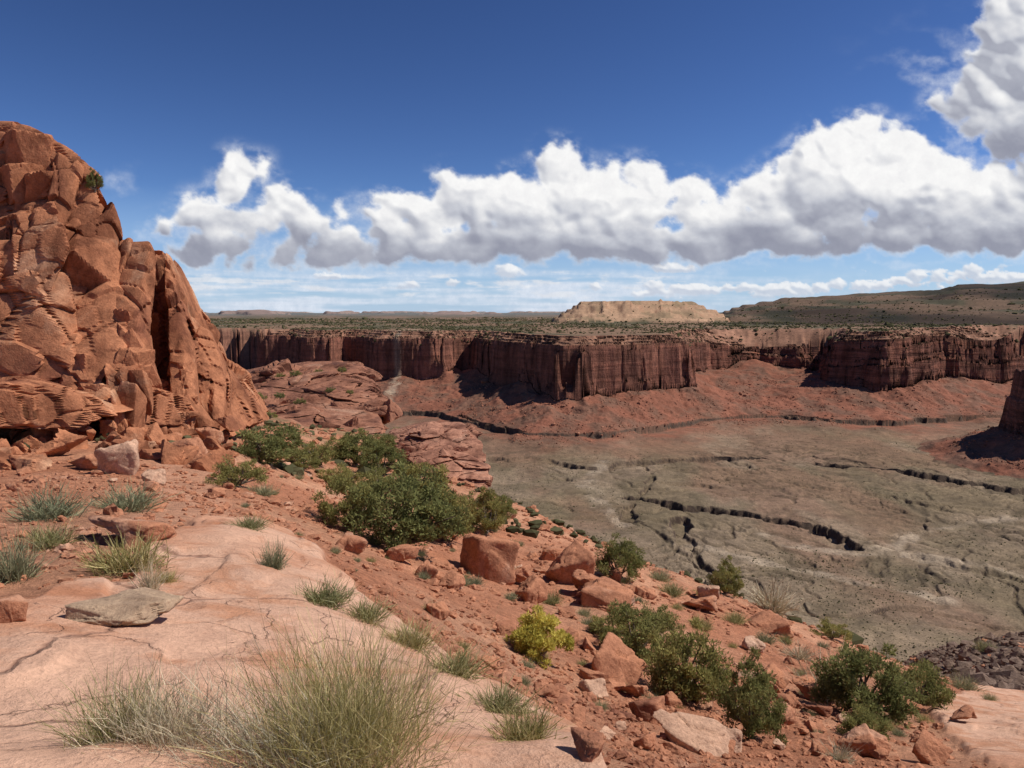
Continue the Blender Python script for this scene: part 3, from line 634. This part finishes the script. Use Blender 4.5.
def tubes(paths,nseg=6):
    Vs=[];Fs=[];o_=0
    for pts,rad in paths:
        pts=np.array(pts);m_=len(pts)
        for i in range(m_):
            t_=pts[min(i+1,m_-1)]-pts[max(i-1,0)]; t_/=np.linalg.norm(t_)+1e-9; a_=np.cross(t_,[.3,.9,.1]); a_/=np.linalg.norm(a_)+1e-9; b_=np.cross(t_,a_)
            th=np.arange(nseg)/nseg*6.2832; Vs.append(pts[i]+rad[i]*(np.cos(th)[:,None]*a_+np.sin(th)[:,None]*b_))
        for i in range(m_-1):
            for s_ in range(nseg):
                s2_=(s_+1)%nseg; Fs.append((o_+i*nseg+s_,o_+i*nseg+s2_,o_+(i+1)*nseg+s2_,o_+(i+1)*nseg+s_))
        o_+=m_*nseg
    return np.concatenate(Vs),np.array(Fs)
def trunk_mesh(name,cs_,seed,k=20):
    g=np.random.default_rng(seed); paths=[([(0,0,-.06),(.01,.01,.08),(.02,-.01,.2)],[.045,.035,.028])]
    for c_ in cs_[g.permutation(len(cs_))[:k]]:
        mid_=c_*np.array([.45,.45,.5])+g.normal(size=3)*.03; paths.append(([(0,0,.03),mid_*.5+[0,0,.02],mid_,c_],[.024,.018,.012,.005]))
    v_,f_=tubes(paths,5); return make_mesh(name,v_,f_,mat_bark)
JV=[]
for i in range(4):
    cm,cs_=crown_mesh('juniper_crown',500+i,mat_jun,ncl=[74,56,70,50][i],per=140,leaf=.037,flat=[.78,.7,.85,.62][i]); JV.append((cm,trunk_mesh('juniper_trunk',cs_,520+i)))
cm,cs_=crown_mesh('shrub_crown',560,mat_bright,ncl=75,per=170,leaf=.045,flat=.66); BV=(cm,trunk_mesh('shrub_trunk',cs_,561))
def plant(name,u_,v_,wp,hp,pair,label,category,group=None,pt=None):
    p_,r_=hit(u_,v_) if pt is None else (np.array(pt),0)
    w=wp/F*p_[1]; h=hp/F*p_[1]; e=add_obj(name,None,label=label,category=category); e.empty_display_size=.2
    if group: e['group']=group
    yo=w*.25 if pt is None else 0
    e.location=(p_[0],p_[1]+yo,p_[2]-.02*h+ (gz(np.array([p_[0]]),np.array([p_[1]+yo]))[0]-p_[2] if pt is None else 0)*.6); e.scale=(w,w,h/.72); e.rotation_euler=(0,0,rng.uniform(0,6.28))
    add_obj('crown',pair[0],parent=e); add_obj('trunk',pair[1],parent=e); return e
J=[(232,487,64,40,3),(262,463,90,50,1),(312,464,56,32,3),(352,466,70,40,0),(408,446,60,24,3),(375,454,50,26,1),(336,486,50,28,3),(300,470,40,22,2),(430,470,46,26,3),(380,478,60,34,2),
(398,552,140,96,0),(350,530,84,70,1),(440,545,76,60,2),(420,500,74,50,1),(375,500,70,42,3),(487,535,52,48,2),(500,520,36,30,1),(460,520,50,40,3),(621,584,58,50,0),(728,597,44,38,2),
(640,668,96,74,1),(692,704,108,90,0),(660,640,60,44,3),(757,742,88,88,2),(880,722,116,86,0),(925,712,76,66,1),(836,642,42,24,3),(612,640,50,34,3),(868,742,60,40,1)]
for u_,v_,w_,h_,k_ in J:
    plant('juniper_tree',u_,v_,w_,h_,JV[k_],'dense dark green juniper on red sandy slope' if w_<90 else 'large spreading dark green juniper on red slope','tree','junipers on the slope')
plant('juniper_tree',91,197,18,20,JV[2],'tiny juniper growing on top of the sandstone outcrop','tree','junipers on the slope',pt=P(95,190,30.4))
for u_,v_,d_,w_ in [(238,388,143,16),(252,383,144,12),(264,386,142,14),(280,378,144,12),(296,376,144,14),(318,373,145,10),(342,372,145,12),(258,400,122,18),(280,398,122,14),(300,404,117,14),(330,392,130,12),(244,412,112,16),(270,418,107,16),(350,394,130,10)]:
    plant('juniper_shrub',u_,v_,w_,w_*.6,JV[3],'small green juniper shrub on red rock ledge','shrub','shrubs on the rock ridge',pt=P(u_,v_,d_-3))
plant('green_shrub',541,664,80,58,BV,'bright yellow green rounded shrub on red soil','shrub')
def spray(name,seed,n_,L,wid,mat,spread=.9,droop=.25,base=.12,segs=4,up=1.0,branch=0):
    g=np.random.default_rng(seed)
    b=g.normal(size=(n_,2))*base; d=g.normal(size=(n_,3))*np.array([spread,spread,.25])+np.array([0,0,up]); d[:,:2]+=b*2.5; d[:,2]=np.abs(d[:,2]); d/=np.linalg.norm(d,axis=1)[:,None]
    ln=L*g.uniform(.45,1.0,n_); t=np.linspace(0,1,segs+1)
    sd=np.cross(d,g.normal(size=(n_,3))); sd/=np.linalg.norm(sd,axis=1)[:,None]
    bend=g.normal(size=(n_,3))*.16; bend[:,2]-=droop*g.random(n_)
    w=wid*g.uniform(.6,1.3,n_)
    kink=np.cumsum(g.normal(size=(n_,segs+1,3))*.018*L/.5,axis=1); kink[:,0]=0
    pts=np.zeros((n_,segs+1,3)); pts[...,:2]=b[:,None,:]; pts+=kink
    pts+=d[:,None]*(ln[:,None]*t)[...,None]+bend[:,None]*((ln[:,None])*(t**2))[...,None]
    if branch:
        nb=int(n_*branch); src=g.integers(0,n_,nb); k_=g.integers(1,segs,nb); st_=pts[src,k_]; d2=d[src]+g.normal(size=(nb,3))*.32; d2/=np.linalg.norm(d2,axis=1)[:,None]
        ln2=ln[src]*g.uniform(.2,.42,nb); p2=st_[:,None]+d2[:,None]*(ln2[:,None]*t)[...,None]; pts=np.concatenate([pts,p2]); w=np.concatenate([w,w[src]*.8]); sd=np.concatenate([sd,sd[src]]); n_=n_+nb
    ww=(w[:,None]*(1-.75*t))[...,None]*sd[:,None]
    Vv=np.stack([pts-ww,pts+ww],2).reshape(-1,3)
    k0=np.arange(n_)[:,None]*(segs+1)*2+np.arange(segs)[None]*2
    Fq=np.stack([k0,k0+1,k0+3,k0+2],-1).reshape(-1,4)
    return make_mesh(name,Vv,Fq,mat,False,{'Rnd':np.repeat(g.random(n_)**1.4,(segs+1)*2)})
TG=[spray('tuft',600+i,420,.6,.009,mat_sage,.75,.2,.16,branch=.8) for i in range(2)]
TY=[spray('tuft',610+i,460,.62,.009,mat_grass,.6,.2,.18,branch=.8) for i in range(2)]
TD=[spray('tuft',620+i,260,.8,.009,mat_dry,1.0,.1,.08,branch=1) for i in range(2)]
def tuft(u_,v_,wp,hp,kind,label,name='grass_tuft',category='grass tuft',group='tufts on the slope'):
    me={'g':TG,'y':TY,'d':TD}[kind][int(rng.integers(2))]; p_,_=hit(u_,v_); w=wp/F*p_[1]; h=hp/F*p_[1]
    o_=add_obj(name,me,label=label,category=category,group=group); o_.scale=(w,w,h/.52); o_.rotation_euler=(0,0,rng.uniform(0,6.28)); o_.location=(p_[0],p_[1],p_[2]-.02*h)
for t_ in [(250,528,30,14,'y'),(128,570,66,38,'y'),(50,518,60,32,'g'),(14,580,46,48,'g'),(48,546,44,24,'y'),(127,510,60,26,'g'),(325,604,50,24,'y'),(366,620,42,22,'y'),(410,646,46,26,'y'),(456,674,50,28,'y'),(500,712,54,30,'y'),(524,740,60,36,'y'),
  (274,568,26,30,'g'),(165,582,22,14,'y'),(262,495,26,12,'g'),(475,586,16,12,'g'),(552,604,18,14,'y'),(672,594,20,14,'y'),(735,622,20,12,'y'),(650,622,20,14,'g'),(765,642,20,12,'g'),(700,628,22,12,'y'),(430,612,14,10,'y'),(660,580,22,12,'g'),(590,625,18,10,'g'),(462,650,16,10,'y'),(828,700,50,44,'d'),(772,612,44,26,'d'),(800,660,30,16,'d'),(965,690,26,18,'g'),(985,650,20,12,'g'),(840,762,30,20,'d'),(150,592,26,28,'d')]:
    kd={'y':'yellow green grass tuft on red soil','g':'pale sage green tuft on red soil','d':'leafless grey twiggy shrub on the slope'}[t_[4]]
    tuft(*t_,label=kd)
rgt=np.random.default_rng(77); c_=0
while c_<95:
    u_=rgt.uniform(230,1015); v_=rgt.uniform(470,740); sv=np.interp(u_,[200,300,400,480,560,660,800,900,1024],[455,450,470,500,535,575,630,670,705])
    if v_<sv or (u_<620 and v_>560+(u_-320)*.62): continue
    w_=rgt.uniform(7,17)*(.6+.5*(v_-450)/250); tuft(u_,v_,w_,w_*.6,'gy'[int(rgt.integers(2))],label='small dry green tuft on red soil'); c_+=1
def fg(name,u_,d_,zoff,me,label,cat,sc=1):
    x_=(u_-512)/F*d_*1.0/(CP-.3*SP)*1.1; o_=add_obj(name,me,label=label,category=cat); o_.location=(x_,d_,gz(np.array([x_]),np.array([d_]))[0]+zoff); o_.scale=(sc,sc,sc); return o_
eph=spray('ephedra',700,1700,.39,.0012,mat_grass,.38,.12,.085,6,branch=1.0)
fg('ephedra_bush',360,2.02,-.05,eph,'wispy yellow green ephedra bush on slickrock','bush')
fg('dry_brush',320,1.98,-.05,spray('dry_brush',740,420,.33,.0012,mat_dry,.5,.1,.08,5,branch=1.0),'dead straw coloured stems beside the ephedra','bush')
fg('dry_brush',195,2.06,-.04,spray('dry_brush',710,700,.27,.0012,mat_dry,.5,.2,.05,5,branch=1.0),'tangled pale dry brush on slickrock','bush')
fg('sage_tuft',150,2.10,-.04,spray('sage_tuft',720,650,.26,.0013,mat_grass,.34,.2,.045,5,branch=1.0),'pale green tuft growing on slickrock','bush')
fg('dry_brush',255,2.02,-.04,spray('dry_brush',730,340,.24,.0012,mat_dry,.7,.1,.07,5,branch=1.0),'thin leafless grey twigs on slickrock','bush')
print('veg',time.time()-T0)

# ------------------------------------------------------------ clouds
gu=np.arange(-320,1360,1.15); gv=np.arange(-90,324,1.15); CU,CV=np.meshgrid(gu,gv)
w1=fbm(CU/45,CV/38,6,151,.6);w2=fbm(CU/45,CV/38,6,153,.6)
WU=CU+26*w1+4*fbm(CU/9,CV/9,4,152,.6); WV=CV+21*w2+4*fbm(CU/9,CV/9,4,154,.6)
H=np.zeros_like(CU); FF=np.zeros_like(CU); BS=np.full_like(CU,300.); HT=np.full_like(CU,60.)
gc=np.random.default_rng(88); bwob=8*fbm(CU/60,CV/200,3,157)+6*fbm(CU/18,CV/30,4,158)
def circ(x_,y_,r_,z_,base,ht):
    m_=30
    j0=max(0,int((x_-r_-m_+320)/1.15)); j1=min(len(gu),int((x_+r_+m_+320)/1.15)); i0=max(0,int((y_-r_-m_+90)/1.15)); i1_=min(len(gv),int((y_+r_+m_+90)/1.15))
    if j1<=j0 or i1_<=i0: return
    s_=(slice(i0,i1_),slice(j0,j1)); d=np.sqrt(((WU[s_]-x_)**2+(WV[s_]-y_)**2))/r_; ins=d<1
    bb=CV[s_]+bwob[s_]
    cut=1-sstep(base-16,base+6,bb)
    h=np.where(ins,z_+r_*np.sqrt(np.clip(1-d*d,0,1)),0)
    f=np.clip(1-d,0,1)*cut*min(1,r_/12); up_=(f>FF[s_]); BS[s_]=np.where(up_,base,BS[s_]); HT[s_]=np.where(up_,ht,HT[s_])
    H[s_]=np.maximum(H[s_],h); FF[s_]=np.maximum(FF[s_],f)
def puff(x_,y_,r_,base,ht,lv=0,z_=0):
    circ(x_,y_,r_,z_,base,ht)
    if lv<2 and r_>4:
        for _ in range(11 if lv==0 else 6):
            a_=gc.uniform(-.25,np.pi+.25); k_=gc.uniform(.55,1.0); rr_=r_*gc.uniform(.28,.5)
            puff(x_+math.cos(a_)*r_*k_,y_-math.sin(a_)*r_*k_,rr_,base,ht,lv+1,z_+r_*.75*math.sqrt(max(0,1-k_*k_))*gc.uniform(.6,1))
groups=[(270,95,[(165,236,16),(195,216,20),(225,190,20),(238,172,17),(262,158,10),(268,176,9),(215,240,28),(250,226,24),(288,212,18),(308,228,20),(338,244,18),(345,210,8),(190,256,20),(235,258,24),(285,256,20),(330,258,18),(360,256,16),(135,240,6),(175,190,7)]),
(267,95,[(385,225,22),(400,205,17),(425,220,26),(455,200,21),(480,215,26),(510,195,19),(520,222,30),(548,175,19),(560,160,11),(570,205,32),(600,190,20),(615,218,30),(640,182,17),(655,210,26),(690,192,20),(704,222,25),(390,250,22),(430,248,28),(490,250,28),(540,248,32),(590,250,30),(640,248,30),(690,246,26),(722,244,20)]),
(260,110,[(735,218,26),(760,188,22),(775,215,30),(800,165,21),(810,195,34),(840,150,24),(862,130,20),(880,150,28),(850,190,40),(905,160,30),(900,200,40),(935,175,24),(960,168,18),(960,208,34),(1000,200,30),(1000,225,28),(1050,200,40),(1100,190,40),(745,244,22),(790,244,30),(845,242,34),(900,240,32),(955,238,32),(1010,236,34),(1060,238,38)]),
(182,120,[(985,92,28),(1005,60,32),(1012,122,38),(1030,30,44),(965,104,20),(948,112,14),(934,100,9),(1035,145,34),(1040,90,40),(1075,60,50),(1120,90,50),(1040,-20,40),(1012,10,24),(985,118,22)]),
(280,90,[(-60,220,40),(-120,210,45),(-200,230,40),(-260,190,50),(20,230,30),(1180,210,50),(1240,190,50),(1310,220,50)])]
for base,ht,ps in groups:
    for x_,y_,r_ in ps: puff(x_,y_,r_,base,ht)
okm=1-((CV<95)&(CU>300)&(CU<880)); FF*=okm
def bx_(a_,k_):
    for ax in (0,1):
        c_=np.cumsum(np.pad(a_,[(k_+1,k_) if ax==i else (0,0) for i in (0,1)],mode='edge'),axis=ax)
        a_=(np.take(c_,range(2*k_+1,c_.shape[ax]),axis=ax)-np.take(c_,range(0,c_.shape[ax]-2*k_-1),axis=ax))/(2*k_+1)
    return a_
def lam(Hm,l,zz_=.9):
    gy,gx=np.gradient(Hm,1.15); n_=np.stack([-gx,gy,np.ones_like(gx)*zz_],-1); n_/=np.linalg.norm(n_,axis=-1)[...,None]; l=np.array(l)/np.linalg.norm(l); return np.clip((n_*l).sum(-1),-.3,1)
LD=(.45,.8,.42)
Hn=H+6*ridged(WU/26,WV/26,5,155)*(H>0)
l1=lam(bx_(bx_(Hn,2),1),LD,1.2); l2=lam(bx_(bx_(H,5),5),LD); l3=lam(bx_(bx_(H,15),15),LD,.7)
nz=fbm(CU/34,CV/18,5,161); nz2=fbm(CU/70,CV/40,4,167)
tb=np.clip((bx_(BS,8)-CV)/bx_(HT,8),0,1.2)
lit=(.26*l1+.40*l2+.34*l3); sh=np.clip((lit-.06)/.60,0,1)
vert=sstep(.08,.74,tb+.28*nz+.20*nz2)
sh=np.clip(sh*(.24+.76*vert)+.14*vert+.10*nz,0,1)
hole=fbm(CU/38,CV/26,5,166,.6)
leftc=1-sstep(330,420,CU)
Fm=np.clip(FF-(.24+.12*leftc)*sstep(.0,.45,hole)*(1-sstep(.35+.3*leftc,.9+.3*leftc,tb)),0,1)
edge=bx_(bx_(Fm,3),2); al=sstep(.01,.34,edge+.22*fbm(CU/13,CV/10,5,163,.65)*sstep(.002,.05,edge)*(1-sstep(.3,.55,edge)))
thin=1-sstep(.08,.5,edge); sh=np.clip(sh+.22*thin*(.1+.9*vert),0,1)
c_d=np.array([.31,.325,.40]);c_m=np.array([.54,.56,.62]);c_w=np.array([.94,.935,.925])
S_=sh[...,None]; cc_=np.where(S_<.36,c_d+(c_m-c_d)*S_/.36,c_m+(c_w-c_m)*(S_-.36)/.64)
lgate=sstep(258,272,CV)
lowf=fbm(CU/20,CV/9,5,181,.6)*1.2+.9*np.exp(-((CV-np.interp(CU,[600,700,800,900,960,1024,1100],[291,289,289,283,277,278,280]))/8.)**2)*sstep(610,650,CU)-.52
la=sstep(.0,.25,lowf)*(1-sstep(293,303,CV+4*w1))*sstep(595,640,CU)*.92*lgate
for (x_,y_,a1_,b1_) in [(512,272,17,7),(455,281,10,4),(597,288,9,4),(330,276,16,5),(410,284,12,4),(670,266,30,6),(655,287,12,7),(690,289,12,6),(716,290,8,5),(742,288,7,5),(800,289,14,6),(835,285,12,6),(870,286,14,6),(915,279,12,8),(938,277,10,8),(972,270,12,8),(998,277,14,7)]:
    e_=1-((CU-x_+6*w1)/a1_)**2-((CV-y_+6*w2)/b1_)**2+.7*fbm(CU/7,CV/5,4,183,.6); e_=np.where((np.abs(CU-x_)<60)&(np.abs(CV-y_)<16),e_,-1); lowf=np.maximum(lowf,np.where(e_>0,e_*.7,lowf)); la=np.maximum(la,sstep(0,.7,e_)*.9)
lsh=np.clip(.10+1.1*lam(bx_(bx_(np.clip(lowf,0,1)*14,1),1),LD,1.),0,1)[...,None]; lc=np.array([.58,.63,.72])*(1-lsh)+np.array([.92,.92,.92])*lsh
lowf2=fbm(CU/40,CV/6,5,191,.6)*sstep(262,280,CV)*(1-sstep(296,304,CV)); la2=sstep(.06,.42,lowf2)*.8
la=np.maximum(la,la2*(1-sstep(600,760,CU)))
cc_=cc_*(al[...,None])+lc*(1-al[...,None]); al=al+la*(1-al)
wis=sstep(-.25,.45,fbm(CU/95,CV/7,5,171)+.15)*sstep(262,285,CV)*(1-sstep(309,319,CV))*(.85*(1-sstep(560,900,CU))+.15)*.8
wis2=sstep(.0,.7,fbm(CU/40,CV/30,5,173))*np.exp(-((CU-105)/40.)**2-((CV-195)/26.)**2)*.7
wis3=sstep(.0,.6,fbm(CU/40,CV/20,5,174))*np.exp(-((CU-950)/60.)**2-((CV-85)/40.)**2)*.5
halo=sstep(.0,.07,bx_(bx_(FF,9),9))*.26*sstep(-.2,.4,fbm(CU/30,CV/18,5,175,.6))
wl=np.maximum(np.maximum(wis,wis2),np.maximum(wis3,halo))
wcol=np.array([.74,.79,.88]); hz_=(.35*sstep(235,312,CV))[...,None]
cc_=cc_*(1-hz_*.5)+np.array([.66,.73,.84])*hz_*.5
tot=al+wl*(1-al); cc_=(cc_*al[...,None]+wcol*(wl*(1-al))[...,None])/(tot[...,None]+1e-5)
a_,t_=ray(CU,CV); nn=np.sqrt(a_**2+1+t_**2); RS=33000
VV=np.stack([a_,np.ones_like(a_),t_],-1)/nn[...,None]*RS
nu,nv_=len(gu),len(gv); i_,j_=np.meshgrid(np.arange(nv_-1),np.arange(nu-1),indexing='ij')
q_=np.stack([i_*nu+j_,i_*nu+j_+1,(i_+1)*nu+j_+1,(i_+1)*nu+j_],-1).reshape(-1,4)
mc,nt=newmat('cloud_painted_light'); at=N(nt,'ShaderNodeAttribute',attribute_name='Col'); aa=N(nt,'ShaderNodeAttribute',attribute_name='Alpha').outputs['Fac']; pos=N(nt,'ShaderNodeNewGeometry').outputs['Position']
nn_=noise(nt,pos,.0019,7,.7); k1=mathn(nt,'MULTIPLY',aa,mathn(nt,'SUBTRACT',1.0,aa)); am=mathn(nt,'MULTIPLY_ADD',mathn(nt,'SUBTRACT',nn_,.5),mathn(nt,'MULTIPLY',k1,4.0),aa,clamp=True)
ccol=mul(nt,at.outputs['Color'],ramp(nt,nn_,[(.3,(.92,.92,.94)),(.7,(1.05,1.05,1.05))]),1)
em=N(nt,'ShaderNodeEmission'); nt.links.new(ccol,em.inputs[0]); tr=N(nt,'ShaderNodeBsdfTransparent'); mx=N(nt,'ShaderNodeMixShader')  # clouds emit their precomputed light and shade; the sun lamp doesn't shade them
nt.links.new(am,mx.inputs[0]);nt.links.new(tr.outputs[0],mx.inputs[1]);nt.links.new(em.outputs[0],mx.inputs[2]); oo=N(nt,'ShaderNodeOutputMaterial');nt.links.new(mx.outputs[0],oo.inputs[0])
add_obj('sky',make_mesh('sky',VV.reshape(-1,3),q_,mc,True,{'Col':cc_.reshape(-1,3),'Alpha':tot.ravel()}),kind='structure',label='band of white cumulus clouds in deep blue sky',category='sky')
print('clouds',time.time()-T0)

# ------------------------------------------------------------ world, sun, camera
EL=math.radians(52); TH=math.radians(3)
sd=Vector((math.cos(EL)*math.cos(TH),math.cos(EL)*math.sin(TH),math.sin(EL)))
w=bpy.data.worlds.new("World"); scene.world=w; w.use_nodes=True; nt=w.node_tree; bg=nt.nodes['Background']
sk=nt.nodes.new('ShaderNodeTexSky'); sk.sky_type='NISHITA'; sk.sun_disc=False; sk.sun_elevation=EL; sk.sun_rotation=math.atan2(sd.x,sd.y); sk.altitude=2500; sk.air_density=1.0; sk.dust_density=.0; sk.ozone_density=1.2
sc1=mul(nt,sk.outputs[0],(.1,.1,.1)); gm=N(nt,'ShaderNodeGamma'); gm.inputs[1].default_value=1.5; nt.links.new(sc1,gm.inputs[0])
sc2=mul(nt,gm.outputs[0],(9.8,10.6,12.6))
tc=N(nt,'ShaderNodeTexCoord'); sx=N(nt,'ShaderNodeSeparateXYZ'); nt.links.new(tc.outputs['Generated'],sx.inputs[0])
hzf=ramp(nt,sx.outputs[2],[(.0,(.8,.8,.8)),(.05,(.6,.6,.6)),(.15,(0,0,0))])
sc3=mul(nt,sc2,(3.7,5.3,7.6),hzf,'MIX')
nt.links.new(sc3,bg.inputs[0]); bg.inputs[1].default_value=.1
L=bpy.data.lights.new('sun','SUN'); L.energy=4.8; L.angle=math.radians(.5); L.color=(1,.955,.885)
lo=bpy.data.objects.new('sun',L); COL.objects.link(lo); lo.rotation_euler=sd.to_track_quat('Z','Y').to_euler()
cam=bpy.data.cameras.new('camera'); cam.sensor_width=36; cam.lens=F/1024*36; cam.clip_start=.05; cam.clip_end=90000
co=bpy.data.objects.new('camera',cam); COL.objects.link(co); co.location=(0,0,0); co.rotation_euler=(math.pi/2-PIT,0,0); scene.camera=co
print('done',time.time()-T0)
